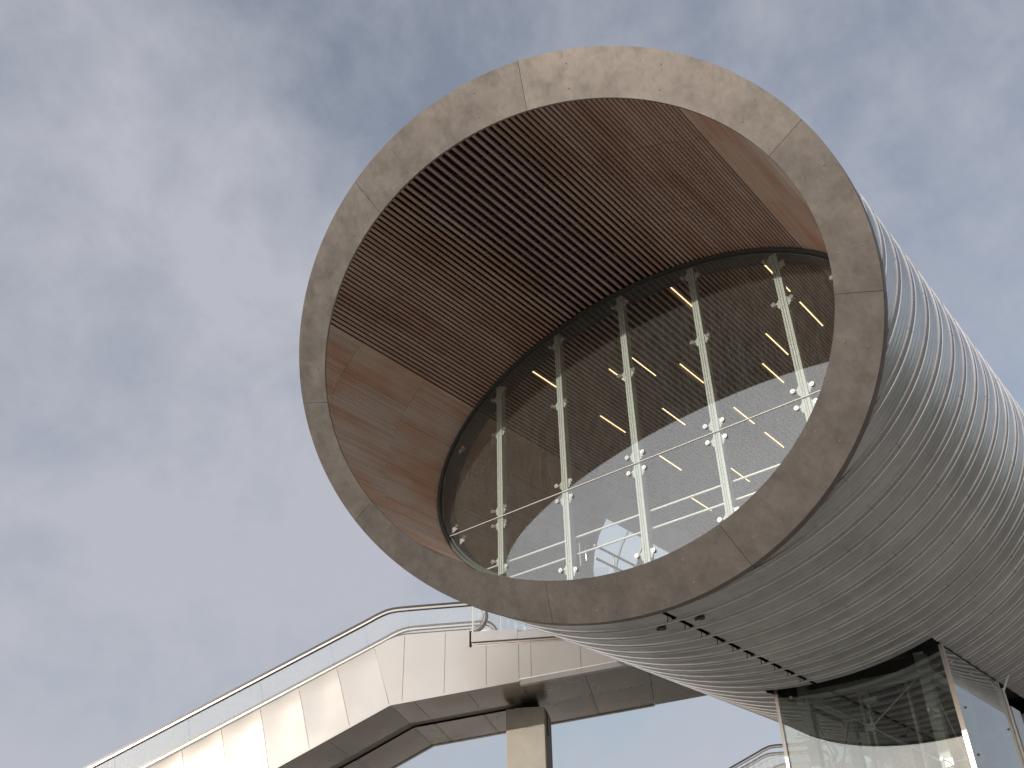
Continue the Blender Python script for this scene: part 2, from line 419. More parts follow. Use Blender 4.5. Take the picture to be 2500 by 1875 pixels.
# backing above the slats with dark battens every third of a joint
sleeve('ceiling_backing', 4.19, 2.64, -3, 31, M['backing'], .12, lambda t, D: math.sin(t) < .575, rows=[-3, 0, 3, OP0, OPO, 31])
bt = MB(); D = -1.9
while D < 12:
    tt = [th_b+.02+(math.pi-2*th_b-.04)*k/60 for k in range(61)]
    for a_, b_ in zip(tt[:-1], tt[1:]):
        z_ = IB*math.sin((a_+b_)/2)
        if D < -RAKE*z_+.08: continue
        p = [ell(IA+.034, IB+.034, a_), ell(IA+.034, IB+.034, b_), ell(IA+.10, IB+.10, b_), ell(IA+.10, IB+.10, a_)]
        bt.prism_y(p, D-.028, D+.028)
    D += 1.4/3
bt.build('ceiling_battens', M['black'], tube)
hg = MB(); rnd = random.Random(3)
for k in range(26):
    t = rnd.uniform(math.radians(72), math.radians(135)); D = rnd.uniform(-1.6, 1.9)
    x, z = ell(IA+.09, IB+.09, t)
    hg.bar((x, D, z), (x+.01, D+.07, z+.06), .018, .03)
tag(hg.build('ceiling_clips', M['black'], tube), kind='stuff')
# closed boards: narrow staves with fine grooves
def boards(name, ta, tb, mat, d1=30, skip=None):
    mb = MB()
    pts = arc_points(ta, tb, lambda t: .0325)
    for t in pts:
        ds = math.hypot(IA*math.sin(t), IB*math.cos(t)); t2 = t+(1 if tb > ta else -1)*.0272/ds
        x0, z0 = ell(IA, IB, t); x1, z1 = ell(IA, IB, t2)
        zc = (z0+z1)/2; start = -RAKE*zc+.014
        segs = [start]+[j for j in JO if j > start+.05]; segs = [v for v in segs if v <= d1]
        for a_, b_ in zip(segs[:-1], segs[1:]):
            a2, b2 = a_+.003, b_-.003
            if skip and skip(t, (a2+b2)/2):
                if a2 < OP0 < b2: b2 = OP0
                elif a2 < OP1 < b2: a2 = OP1
                else: continue
            nx, nz = x0/IA**2, z0/IB**2; l = math.hypot(nx, nz); nx, nz = nx/l*.012, nz/l*.012
            mb.hexa([(x0, a2, z0), (x1, a2, z1), (x1+nx, a2, z1+nz), (x0+nx, a2, z0+nz), (x0, b2, z0), (x1, b2, z1), (x1+nx, b2, z1+nz), (x0+nx, b2, z0+nz)])
    return mb.build(name, mat, tube)
th_lo = math.asin(1.38/IB)
open_t2 = math.pi-math.asin(1.11/IB)
def sk(t, D): return open_t2 < t and OP0-.01 < D+.7 and D-.7 < OP1
boards('wall_boards', math.pi-th_b+.002, math.pi+th_lo, M['board'], skip=sk)
boards('wall_boards', th_b-.002, -th_lo, M['board'])
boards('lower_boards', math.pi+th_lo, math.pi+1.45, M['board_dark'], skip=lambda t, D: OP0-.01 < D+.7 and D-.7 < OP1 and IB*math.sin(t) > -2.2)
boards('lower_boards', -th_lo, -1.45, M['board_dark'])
sleeve('board_backing', IA+.02, IB+.02, -3, 30, surf('board_groove', (.035, .022, .016), .8), .1,
       lambda t, D: (th_b < t < math.pi-th_b) or (open_t2 < t < math.pi+1.2 and OP0 < D < OP1), rows=[-3, 0, 2.5, OP0, OP1, 30])
mb = MB()
x0, z0 = ell(IA, IB, math.pi-th_b+.01); x1, z1 = ell(IA, IB, open_t2)
mb.hexa([(x0+.03, OP0-.05, z0-.02), (x1+.03, OP0-.05, z1), (x1, OP0-.05, z1), (x0, OP0-.05, z0), (x0+.03, OP1+.1, z0-.02), (x1+.03, OP1+.1, z1), (x1, OP1+.1, z1), (x0, OP1+.1, z0)])
mb.build('opening_header', M['trim'], tube)
# posts standing in the side opening
def arcpost(D0, D1, th0, th1, dep=.08):
    tt = [th0+(th1-th0)*k/10 for k in range(11)]; mb = MB()
    for a_, b_ in zip(tt[:-1], tt[1:]):
        p = [ell(IA-.02, IB-.02, a_), ell(IA-.02, IB-.02, b_), ell(IA+dep, IB+dep, b_), ell(IA+dep, IB+dep, a_)]
        mb.prism_y(p, D0, D1)
    mb.build('opening_post', M['trim'], tube)
arcpost(7.45, 7.48, open_t2, math.pi+1.0, .03); arcpost(8.10, 8.36, open_t2, math.pi+1.0, .05); arcpost(OP0-.06, OP0, open_t2, math.pi+1.0); arcpost(9.5, 9.6, open_t2, math.pi+1.0); arcpost(OP1, OP1+.06, open_t2, math.pi+1.0)
# floor deck inside
mb = MB(); w = IA*math.sqrt(1-(2.2/IB)**2)
mb.box(-w, w, 2.5, 31, -2.26, -2.2); mb.build('deck', M['floor'], tube)

# glazed end wall ----------------------------------------------------------------
GD = 2.15
vs, fs = [], []; n = 128; FA, FB = 3.86, 2.33
fp = [(0, GD+.02), (0, GD+.34), (.05, GD+.34), (.05, GD+.30), (.04, GD+.30), (.04, GD+.05), (.07, GD+.05), (.07, GD+.02)]
for k in range(n):
    th = 2*math.pi*k/n
    for f, D in fp:
        x, z = ell(IA-.03-f, IB-.03-f, th); vs.append((x, D, z))
for k in range(n):
    for j in range(len(fp)):
        m_ = len(fp); fs.append((k*m_+j, k*m_+(j+1) % m_, ((k+1) % n)*m_+(j+1) % m_, ((k+1) % n)*m_+j))
mb = MB(); mb.add(vs, fs); wf = mb.build('window_frame', M['frame'], tube, smooth=35)
vs, fs = [], []
for k in range(n):
    th = 2*math.pi*k/n
    for f, D in ((-.02, GD-.03), (-.02, GD+.03), (.03, GD+.03), (.03, GD-.03)):
        x, z = ell(IA-.03-f, IB-.03-f, th); vs.append((x, D, z))
for k in range(n):
    for j in range(4): fs.append((k*4+j, k*4+(j+1) % 4, ((k+1) % n)*4+(j+1) % 4, ((k+1) % n)*4+j))
mb = MB(); mb.add(vs, fs); mb.build('frame_bead', M['frame'], wf, smooth=35)
MS = [-2.59, -1.275, .042, 1.355, 2.675]
def zell(x, a=IA-.10, b=IB-.10): return b*math.sqrt(max(0, 1-(x/a)**2))
def fitting(mu, S, z, side):
    mb, br = MB(), MB()
    # star-shaped arm from the mullion to the bolt
    e = S+side*.135
    br.hexa([(S+side*.06, GD+.03, z-.075), (S+side*.085, GD+.03, z-.07), (S+side*.085, GD+.045, z-.07), (S+side*.06, GD+.045, z-.075),
             (S+side*.06, GD+.03, z+.085), (S+side*.085, GD+.03, z+.05), (S+side*.085, GD+.045, z+.05), (S+side*.06, GD+.045, z+.085)])
    br.hexa([(S+side*.085, GD+.03, z-.045), (e, GD+.03, z-.012), (e, GD+.045, z-.012), (S+side*.085, GD+.045, z-.045),
             (S+side*.085, GD+.03, z+.045), (e, GD+.03, z+.022), (e, GD+.045, z+.022), (S+side*.085, GD+.045, z+.045)])
    mb.disc((e, GD-.012, z), (0, 1, 0), .034, .022, 18)
    mb.disc((e, GD-.025, z), (0, 1, 0), .014, .012, 10)
    mb.disc((e, GD+.028, z), (0, 1, 0), .022, .036, 12)
    br.build('bracket', M['mullion'], mu); mb.build('bolt', M['inox'], mu, smooth=40)
for S in MS:
    zt = zell(S); mb = MB()
    mb.box(S-.055, S+.055, GD+.034, GD+.125, -zt, zt)
    for x0_, x1_ in ((-.055, -.027), (-.020, .006), (.014, .055)):
        mb.box(S+x0_+(.0005 if x0_ == -.055 else 0), S+x1_-(.0005 if x1_ == .055 else 0), GD+.018, GD+.036, -zt+.002, zt-.002)
    mu = mb.build('mullion', M['mullion'], tube)
    for z in (.81, -.64, -.90):
        for sd in (-1, 1): fitting(mu, S, z, sd)
    for sd in (-1, 1):
        zz = zell(S+sd*.135)-.16; fitting(mu, S, zz, sd); fitting(mu, S, -zz, sd)
for z in (.82, -.64, -.90):
    for sd in (-1, 1):
        x = sd*(zell(z, IB-.3, IA-.3)); bo, br = MB(), MB()
        bo.disc((x, GD-.012, z), (0, 1, 0), .034, .022, 18)
        br.hexa([(x, GD+.03, z-.02), (x+sd*.14, GD+.03, z-.07), (x+sd*.14, GD+.045, z-.07), (x, GD+.045, z-.02), (x, GD+.03, z+.02), (x+sd*.14, GD+.03, z+.03), (x+sd*.14, GD+.045, z+.03), (x, GD+.045, z+.02)])
        br.build('bracket', M['column'], wf); bo.build('bolt', M['inox'], wf, smooth=40)
ZT = -.775
xt = IA*math.sqrt(1-(ZT/IB)**2)-.08
mb = MB(); mb.box(-xt, xt, GD-.010, GD+.010, ZT-.0055, ZT+.0055); mb.build('glazing_joint', M['mullion'], tube)
mb = MB()
for S in MS:
    pass
edges = [-(IA-.11)]+MS+[IA-.11]
for i in range(6):
    for lo in (0, 1):
        xa, xb = edges[i]+.004, edges[i+1]-.004; n = 14
        top = [(xa+(xb-xa)*k/n) for k in range(n+1)]
        if lo: up = [(x, ZT-.008) for x in top]; dn = [(x, -zell(x, IA-.09, IB-.09)) for x in top]
        else: up = [(x, zell(x, IA-.09, IB-.09)) for x in top]; dn = [(x, ZT+.008) for x in top]
        pr = [(u, d) for u, d in zip(up, dn) if u[1] > d[1]+.01]
        if len(pr) < 2: continue
        poly = [p[0] for p in pr]+[p[1] for p in pr[::-1]]
        mb = MB(); mb.prism_y(poly, GD-.006, GD+.006); mb.build('glass_pane', M['glass'], tube)

# ceiling strip lights: things of their own -----------------------------------------
LAMPS = [(.78, 2.57, 'strip light nearest the dark arch, crossing behind the fourth mullion from the left'),
         (2.375, 2.59, 'strip light passing behind the rightmost mullion just under the arch'),
         (2.37, 3.78, 'strip light farthest right, between the rightmost mullion and the steel rim'),
         (1.40, 4.61, 'strip light left of the rightmost mullion, upper of the two in that bay'),
         (.87, 5.53, 'strip light left of the rightmost mullion, ending at the sky reflection'),
         (-.30, 4.59, 'strip light left of the fourth mullion, halfway down among the open slats'),
         (-.81, 3.72, 'strip light just right of the third mullion, above its upper fitting'),
         (-1.27, 3.70, 'strip light crossing behind the upper fitting of the third mullion'),
         (-2.12, 4.57, 'strip light midway between second and third mullions, low on the slatted ceiling'),
         (-1.28, 5.49, 'strip light right of the third mullion, its tip touching the sky reflection'),
         (-.305, 6.59, 'strip light in the sky reflection right of the fourth mullion, crossing the joint'),
         (-.305, 7.88, 'faint strip light right of the fourth mullion, lowest in its bay'),
         (-2.13, 6.66, 'strip light in the sky reflection right of the third mullion'),
         (-1.47, 8.49, 'short faint strip light left of the fourth mullion, above the guard rails'),
         (-2.50, 8.49, 'strip light crossing the lower guard rail left of the fourth mullion'),
         (-2.13, 2.50, 'strip light left of the second mullion just under the dark arch')]
RT = Matrix.Translation(P0) @ Matrix.Rotation(-AZ, 4, 'Z')
for S, D, lab in LAMPS:
    z = IB*math.sqrt(1-(S/IA)**2)
    nx, nz = S/IA**2, z/IB**2; l = math.hypot(nx, nz); nx /= l; nz /= l
    o = thing('strip_light', 'warm lit '+lab, 'ceiling light', RT @ Vector((S, D, z)), -AZ, 'warm strip lights set between the ceiling slats')
    t = Vector((-nz, 0, nx)); nn = Vector((nx, 0, nz)); w = .0095
    mb = MB(); c = nn*-.004
    mb.hexa([c-t*w+Vector((0, .02, 0)), c+t*w+Vector((0, .02, 0)), c+t*w+Vector((0, .86, 0)), c-t*w+Vector((0, .86, 0)),
             c-t*w+nn*.01+Vector((0, .02, 0)), c+t*w+nn*.01+Vector((0, .02, 0)), c+t*w+nn*.01+Vector((0, .86, 0)), c-t*w+nn*.01+Vector((0, .86, 0))])
    mb.build('diffuser', M['lamp'], o)
    mb = MB(); c = nn*.022
    w = .017
    mb.hexa([c-t*w, c+t*w, c+t*w+Vector((0, .88, 0)), c-t*w+Vector((0, .88, 0)), c-t*w+nn*.05, c+t*w+nn*.05, c+t*w+nn*.05+Vector((0, .88, 0)), c-t*w+nn*.05+Vector((0, .88, 0))])
    mb.build('housing', M['black'], o)
sp = thing('ceiling_speaker', 'small round grey ceiling loudspeaker among the slats right of the fourth mullion', 'speaker', RT @ Vector((-.06, 5.59, IB)), -AZ)
mb = MB(); mb.disc((0, 0, -.01), (0, 0, 1), .075, .03, 24); mb.build('housing', M['backing'], sp, smooth=40)
mb = MB(); mb.disc((0, 0, -.03), (0, 0, 1), .055, .012, 24); mb.build('grille', M['column'], sp, smooth=40)

# guard rails behind the glass ---------------------------------------------------------
gr = thing('guard_rail', 'two slim steel guard rails running across just behind the glass wall', 'railing', RT @ Vector((0, GD+.16, -2.2)), -AZ)
for z in (.70, .43):
    x = IA*math.sqrt(1-((z-2.2)/IB)**2)-.15
    mb = MB(); mb.tube([(-x, 0, z), (x, 0, z)], .017, 10); mb.build('rail', M['rail'], gr, smooth=40)
for S in MS:
    mb = MB(); mb.bar((S, .02, 0), (S, .02, .73), .03, .012); mb.build('post', M['column'], gr)
lr = thing('landing_railing', 'grey steel railing with two rails beside the bright side opening', 'railing', RT @ Vector((-2.0, 3.9, -2.2)), -AZ)
for z in (1.33, 1.10):
    mb = MB(); mb.tube([(0, 0, z), (0, 3.1, z)], .022, 10); mb.build('rail', M['trim'], lr, smooth=40)
for D in (.55, 1.75, 2.95):
    mb = MB(); mb.tube([(0, D, 0), (0, D, 1.33)], .018, 8); mb.build('post', M['trim'], lr, smooth=40)
dh = thing('pull_handle', 'short upright pull handle left of the bright side opening', 'handle', RT @ Vector((-2.0, 3.64, -1.1)), -AZ)
mb = MB(); mb.tube([(-.09, 0, .13), (0, 0, .13), (0, 0, -.13), (-.09, 0, -.13)], .014, 8); mb.build('grip', M['inox'], dh, smooth=40)
mb = MB(); mb.box(-.105, -.09, -.04, .04, -.2, .2); mb.build('plate', M['column'], dh)

# ------------------------------------------------------------------ escalator bridge
BZ = 6.83
B0 = Vector((-0.44596208*BZ, 2.71236345*BZ, BZ+CAMZ))
BR = -math.radians(9)
W = 3.62
TS, BS = .466, .477               # slopes of the inclined part
XL = -14.5
def ztop(x): return -.57 if x > .66 else (-.79-TS*(.14-x) if x < .14 else None)
TOPJ = [(XL, -.79-TS*(.14-XL)), (.13, -.80), (.40, -.665), (.60, -.60), (.80, -.575)]
def bridge():
    e = thing('escalator_bridge', 'steel clad escalator bridge climbing from lower left to the tube beside the pale square pier', 'escalator', B0, BR, 'escalator bridges joining the tube')
    # side panels: one mesh each.  corners given as (x, z) top-left, top-right, bottom-right, bottom-left
    tops = [(.13, -.80), (.76, -.58), (1.61, -.58), (2.11, -.58)]
    quads = []
    tx, bx = .13, .51
    while tx > XL:
        tx2, bx2 = tx-.765, bx-.775
        quads.append(([(tx2, -.79-TS*(.14-tx2)), (tx, -.79-TS*(.14-tx)), (bx, -1.945-BS*(.52-bx)), (bx2, -1.945-BS*(.52-bx2))], 1))
        tx, bx = tx2, bx2
    bz = lambda x: -1.945+.1163*(x-.52)
    quads.append(([(.13, -.80), (.40, -.665), (.60, -.605), (.76, -.58), (.77, bz(.77)), (.51, bz(.51))], 0))
    quads.append(([(.76, -.58), (1.61, -.575), (1.61, bz(1.61)), (.77, bz(.77))], 0))
    quads.append(([(1.61, -.575), (2.11, -.575), (2.11, -.94), (2.45, -.94), (2.45, bz(2.45)), (1.61, bz(1.61))], 0))
    quads.append(([(2.45, -.94), (3.10, -.94), (3.10, bz(3.10)), (2.45, bz(2.45))], 0))
    quads.append(([(3.10, -.94), (3.345, -.94), (3.345, bz(3.345)), (3.10, bz(3.1))], 0))
    quads.append(([(3.345, -.94), (4.32, -.94), (4.32, bz(4.32)), (3.345, bz(3.345))], 0))
    quads.append(([(4.32, -.94), (5.6, -.94), (5.6, bz(5.6)), (4.32, bz(4.32))], 0))
    for side in (0, 1):
        for q, bulge in quads:
            g = .004; n = len(q)
            cx_ = sum(p[0] for p in q)/n; cz_ = sum(p[1] for p in q)/n
            ql = [(x+(g if x < cx_ else -g), z) for x, z in q]
            if n == 4:
                K = 8; vs = []; fs = []
                for i in range(K+1):
                    for j in range(K+1):
                        s_, t_ = i/K, j/K
                        tp = (ql[0][0]+(ql[1][0]-ql[0][0])*s_, ql[0][1]+(ql[1][1]-ql[0][1])*s_)
                        bt_ = (ql[3][0]+(ql[2][0]-ql[3][0])*s_, ql[3][1]+(ql[2][1]-ql[3][1])*s_)
                        x = tp[0]+(bt_[0]-tp[0])*t_; z = tp[1]+(bt_[1]-tp[1])*t_
                        d_ = (.026 if bulge else .0015)*math.sin(math.pi*t_**.55)*(.75+.25*math.sin(math.pi*s_))
                        y = d_ if not side else W-d_
                        vs.append((x, y, z))
                for i in range(K):
                    for j in range(K):
                        a_ = i*(K+1)+j; fs.append((a_, a_+1, a_+K+2, a_+K+1))
                # returns at the panel edge
                off = .02 if not side else -.02
                ring_ = [i*(K+1) for i in range(K+1)]+[K*(K+1)+j for j in range(1, K+1)]+[i*(K+1)+K for i in range(K-1, -1, -1)]+[j for j in range(K-1, 0, -1)]
                b0_ = len(vs)
                for r_ in ring_:
                    v = vs[r_]; vs.append((v[0], v[1]+off, v[2]))
                for k in range(len(ring_)):
                    k2 = (k+1) % len(ring_); fs.append((ring_[k], ring_[k2], b0_+k2, b0_+k))
                mb = MB(); mb.add(vs, fs); mb.build('side_panel', M['panel'], e, smooth=30)
            else:
                mb = MB(); mb.prism_y(ql, 0 if not side else W-.02, .02 if not side else W); mb.build('side_panel', M['panel'], e)
    # dark core behind the panels
    core = [(XL, -.79-TS*(.14-XL)-.03), (.13, -.83), (.76, -.61), (2.09, -.61), (2.09, -.97), (5.6, -.97), (5.6, bz(5.6)+.03), (.52, -1.90), (XL, -1.945-BS*(.52-XL)+.03)]
    mb = MB(); mb.prism_y(core, .03, 1.50); mb.prism_y(core, 1.90, W-.03)
    core2 = [(x, z+(-.012 if i > 5 else -.05)) for i, (x, z) in enumerate(core)]
    mb.build('truss_core', M['belt'], e)
    mb = MB(); mb.prism_y(core2, 1.502, 1.898); mb.build('recess_channel', M['recess'], e)
    # dark gap under the recess
    # soffit panels, two lanes
    xs = []
    x = .52
    while x > XL: xs.append((x-.775*1.6, x)); x -= .775*1.6
    for lane in ((.03, 1.50), (1.90, W-.03), (.03, 1.90), (1.904, W-.03)):
        lst = [(a_, b_, 1) for a_, b_ in xs]+[(.52, .98, 0), (.98, 2.05, 0), (2.05, 3.1, 0)]
        if lane[0] == 1.904 or lane[1] == 1.90: lst = [(3.1, 4.35, 0), (4.35, 5.6, 0)]
        for a_, b_, inc in lst:
            f_ = (lambda x: -1.945-BS*(.52-x)) if inc else bz
            y0, y1 = lane
            za, zb = f_(a_)-.012, f_(b_)-.012; K = 5
            mb = MB(); vs, fs = [], []
            for i in range(K+1):
                for j in range(K+1):
                    s_, t_ = i/K, j/K; xx = a_+.005+(b_-a_-.01)*s_
                    vs.append((xx, y0+(y1-y0)*t_, za+(zb-za)*s_-.010*math.sin(math.pi*s_)*math.sin(math.pi*t_)))
            for i in range(K):
                for j in range(K): k_ = i*(K+1)+j; fs.append((k_, k_+1, k_+K+2, k_+K+1))
            mb.add(vs, fs); o = mb.build('soffit_panel', M['soffit'], e, smooth=60)
    xe = lambda y: 5.45+.594*y
    mb = MB(); zz = bz(5.6); mb.hexa([(5.605, .05, bz(5.6)-.012), (xe(1.9), 1.9, bz(xe(1.9))-.012), (xe(W), W-.03, bz(xe(W))-.012), (5.605, W-.03, bz(5.6)-.012),
        (5.605, .05, bz(5.6)+.02), (xe(1.9), 1.9, bz(xe(1.9))+.02), (xe(W), W-.03, bz(xe(W))+.02), (5.605, W-.03, bz(5.6)+.02)]); mb.build('soffit_panel', M['soffit'], e)
    mb = MB(); mb.hexa([(5.605, .03, bz(5.6)+.03), (5.61, .03, bz(5.6)+.03), (xe(W)-.02, W-.04, bz(xe(W))+.03), (5.605, W-.04, bz(5.6)+.03),
        (5.605, .03, -.98), (5.61, .03, -.98), (xe(W)-.02, W-.04, -.98), (5.605, W-.04, -.98)]); mb.build('truss_core', M['belt'], e)
    # screws along soffit joints
    mb = MB()
    for a_ in (.98, 2.05, 4.35, 3.1):
        for y in [1.95+.2*k for k in range(9)]: mb.disc((a_-.04, y, bz(a_)-.018), (0, 0, 1), .009, .012, 6)
    for a_, b_ in xs[:6]:
        for y in [1.95+.2*k for k in range(9)]: mb.disc((a_+.05, y, -1.945-BS*(.52-a_-.05)-.016), (0, 0, 1), .009, .012, 6)
    for k in range(12):
        mb.disc((3.2+.22*k, 1.87, bz(3.2+.22*k)-.016), (0, 0, 1), .008, .012, 6)
    for k in range(22):
        x_ = .7+.23*k; mb.disc((x_, W-.12, bz(x_)-.018), (0, 0, 1), .009, .012, 6)
    mb.build('soffit_screws', M['belt'], e)
    # bottom corner angle, thicker beyond the expansion joint
    mb = MB()
    mb.ribbon([(XL, -1.945-BS*(.52-XL)), (.52, -1.945), (3.10, bz(3.1))], [(-.004, -.035), (.10, -.035), (.10, -.022), (-.004, .006)])
    mb.build('corner_trim', M['panel'], e)
    mb = MB()
    mb.ribbon([(3.10, bz(3.1)), (5.6, bz(5.6))], [(-.006, .012), (-.006, -.004), (.055, -.085), (.19, -.085), (.19, -.03), (.06, .012)])
    mb.build('corner_trim', M['trim'], e)
    mb = MB(); mb.ribbon([(XL, -1.945-BS*(.52-XL)), (.52, -1.945), (5.6, bz(5.6))], [(W-.10, -.03), (W+.004, -.03), (W+.004, .006), (W-.10, -.018)])
    mb.build('corner_trim', M['soffit'], e)
    # top capping
    tp = [(XL, -.79-TS*(.14-XL)), (-.05, -.79-TS*.19), (.13, -.795), (.27, -.73), (.40, -.662), (.50, -.625), (.60, -.60), (.70, -.583), (.80, -.575), (2.11, -.570)]
    mb = MB(); mb.ribbon(tp, [(-.008, 0), (.05, 0), (.05, .014), (-.008, .014)]); mb.build('top_capping', M['frame'], e)
    mb = MB(); mb.ribbon([(x, z+.01) for x, z in tp], [(.055, -.06), (1.42, -.06), (1.42, -.03), (.055, -.03)]); mb.build('escalator_decking', M['inox_dull'], e)
    # landing edge beam
    mb = MB(); mb.prism_y([(2.16, -.86), (3.10, -.86), (3.10, -.655), (2.16, -.655)], -.075, .02)
    mb.prism_y([(3.104, -.86), (5.6, -.86), (5.6, -.715), (3.104, -.715)], -.073, .02); mb.build('landing_beam', M['beam'], e)
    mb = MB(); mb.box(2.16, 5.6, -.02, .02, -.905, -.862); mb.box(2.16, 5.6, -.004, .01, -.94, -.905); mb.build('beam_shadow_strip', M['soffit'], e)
    mb = MB(); mb.box(2.115, 2.155, .03, .5, -.93, -.60); mb.box(2.02, 2.16, .05, W-.05, -.66, -.60); mb.build('end_filler', M['black'], e)
    mb = MB(); mb.box(2.16, 5.6, .02, W, -.74, -.67); mb.build('landing_slab', M['floor'], e)
    # balustrades of the escalator: handrail loop, steel profile, glass
    def rail_path():
        p = [(XL, .05-.1-.466*(-.1-XL)-.02)]
        p += [(-.2, -.205), (-.03, -.125), (.08, -.07), (.20, -.02), (.32, .02), (.45, .042), (.60, .05), (.8, .052), (1.2, .055), (2.12, .055)]
        for k in range(1, 11):
            a_ = math.pi/2-math.pi*k/10; p.append((2.12+.33*math.cos(a_), -.275+.33*math.sin(a_)))
        p.append((1.9, -.605)); return p
    rp = rail_path()
    def shift(p, h):
        out = []
        for i, (x, z) in enumerate(p):
            a_ = p[max(i-1, 0)]; b_ = p[min(i+1, len(p)-1)]; t = Vector((b_[0]-a_[0], b_[1]-a_[1])).normalized(); out.append((x-t.y*h, z+t.x*h))
        return out
    for y in (.14, 1.34):
        h = MB(); h.ribbon(rp, [(y-.043, -.030), (y+.043, -.030), (y+.04, .008), (y+.022, .018), (y-.022, .018), (y-.04, .008)])
        hr = h.build('handrail', M['belt'], e)
        h = MB(); h.ribbon(shift(rp, -.047), [(y-.034, -.028), (y+.034, -.028), (y+.03, .034), (y-.03, .034)]); h.build('rail_profile', M['profile'], hr)
        h = MB(); h.ribbon(shift(rp, -.079), [(y-.036, -.006), (y+.036, -.006), (y+.036, .004), (y-.036, .004)]); h.build('rail_gasket', M['belt'], hr)
        # glass from the profile down to the deck
        tj = [-15, -13.6, -12.2, -10.8, -9.4, -8.0, -6.6, -5.2, -3.75, -2.3, -.86, -.16, .80, 2.12]
        def up(x):
            pts = [q for q in rp if q[0] <= 2.13][:11]
            for (x0, z0), (x1, z1) in zip(pts[:-1], pts[1:]):
                if x0 <= x <= x1: return z0+(z1-z0)*(x-x0)/(x1-x0)-.09
            return -.04
        def dn(x):
            if x < .13: return -.79-TS*(.14-x)-.02
            for (x0, z0), (x1, z1) in zip(tp[:-1], tp[1:]):
                if x0 <= x <= x1: return z0+(z1-z0)*(x-x0)/(x1-x0)-.02
            return -.59
        for a_, b_ in zip(tj[:-1], tj[1:]):
            if a_ < XL: continue
            inc = .16 if b_ < 0 else 0; inca = .16 if a_ < 0 else 0
            K = 10
            top = [(a_+.005+(b_-a_-.01)*k/K) for k in range(K+1)]
            bot = [(a_+inca+.005+(b_+inc-a_-inca-.01)*k/K) for k in range(K+1)]
            poly = [(x, up(x)) for x in top]+[(x, dn(x)) for x in bot[::-1]]
            g_ = MB(); g_.prism_y(poly, y-.006, y+.006); g_.build('balustrade_glass', M['glass_rail'], e)
        poly = [(2.13, -.035), (2.13, -.59)]+[(2.12+.28*math.cos(a_), -.275+.28*math.sin(a_)) for a_ in [-math.pi/2+math.pi*k/10 for k in range(11)]]
        g_ = MB(); g_.prism_y(poly, y-.006, y+.006); g_.build('balustrade_glass', M['glass_rail'], e)
    # inner skirting seen through the glass
    mb = MB(); mb.ribbon([(x, z) for x, z in tp], [(.16, .015), (.22, .015), (.22, .09), (.16, .055)]); mb.ribbon([(x, z) for x, z in tp], [(1.26, .015), (1.32, .015), (1.32, .055), (1.26, .09)])
    mb.build('skirting', M['trim'], e)
    # landing guard: framed glass sheet
    mb = MB(); mb.box(2.165, 2.195, -.05, -.035, -.655, .55); mb.box(2.745, 2.765, -.05, -.035, -.655, .55); mb.build('guard_post', M['mullion'], e)
    mb = MB(); mb.box(2.197, 3.10, -.048, -.036, -.65, .5); mb.build('guard_glass', M['glass_rail'], e)
    mb = MB(); mb.box(3.104, 5.0, -.048, -.036, -.70, .5); mb.build('guard_glass', M['glass_rail'], e)
    # second flight (stairs) with slim handrail
    tp2 = [(x, z+.62) for x, z in tp]
    for y in (2.0, 3.5):
        mb = MB(); mb.ribbon(tp2, [(y-.02, 0), (y+.02, 0), (y+.02, .035), (y-.02, .035)]); mb.build('stair_handrail', M['inox_dull'], e)
        mb = MB()
        for k in range(10):
            x_ = 1.7-1.5*k
            z_ = (-.57 if x_ > .8 else -.79-TS*(.14-x_)); mb.bar((x_, y, z_-.05), (x_, y, z_+.62), .015)
        mb.build('stair_baluster', M['inox_dull'], e)
    return e
def copy_tree(o, parent=None):
    c = o.copy(); COL.objects.link(c); c.parent = parent
    for ch in list(o.children): copy_tree(ch, c)
    return c
esc = bridge()
OFF = Vector((1.1535582*BZ, 4.67497481*BZ, 0)) - Vector((-0.44596208*BZ, 2.71236345*BZ, 0))
esc2 = copy_tree(esc)
esc2.location = B0+OFF
esc2['label'] = 'distant second escalator bridge, its curved handrail seen left of and through the glass shaft'

pier = thing('concrete_pier', 'pale square concrete pier carrying the near escalator bridge', 'pier', B0+Matrix.Rotation(BR, 4, 'Z') @ Vector((3.0, 1.9, -BZ-CAMZ)), BR, 'concrete piers under the escalator bridges')
H = BZ+CAMZ-1.83
mb = MB()
def chamf(x0, x1, y0, y1, z0, z1, c=.02):
    pl_ = [(x0+c, y0), (x1-c, y0), (x1, y0+c), (x1, y1-c), (x1-c, y1), (x0+c, y1), (x0, y1-c), (x0, y0+c)]
    n = 8; mb.add([(x, y, z0) for x, y in pl_]+[(x, y, z1) for x, y in pl_], [tuple(range(8))[::-1], tuple(range(8, 16))]+[(i, (i+1) % 8, (i+1) % 8+8, i+8) for i in range(8)])
for a_, b_ in ((0, 2.2), (2.206, 4.4), (4.406, H-.38), (H-.376, H)): chamf(-.415, .395, -.5, .5, a_, b_)
mb.build('shaft', M['concrete'], pier)
mb = MB(); mb.box(-.25, .32, -.42, .42, H, H+.035); mb.build('bearing_plate', M['trim'], pier)
mb = MB(); mb.box(-.12, .20, -.20, .20, H+.035, H+.30); mb.build('bearing', M['black'], pier)
mb = MB(); mb.tube([(.40, -.30, H-.02), (.42, -.30, H-.12), (.41, -.25, H-.25), (.415, -.22, H-.5)], .012, 6); mb.build('cable', M['belt'], pier, smooth=40)
pier2 = copy_tree(pier); pier2.location = Vector(pier.location)+OFF
pier2['label'] = 'distant concrete pier under the second escalator bridge, behind the glass shaft'

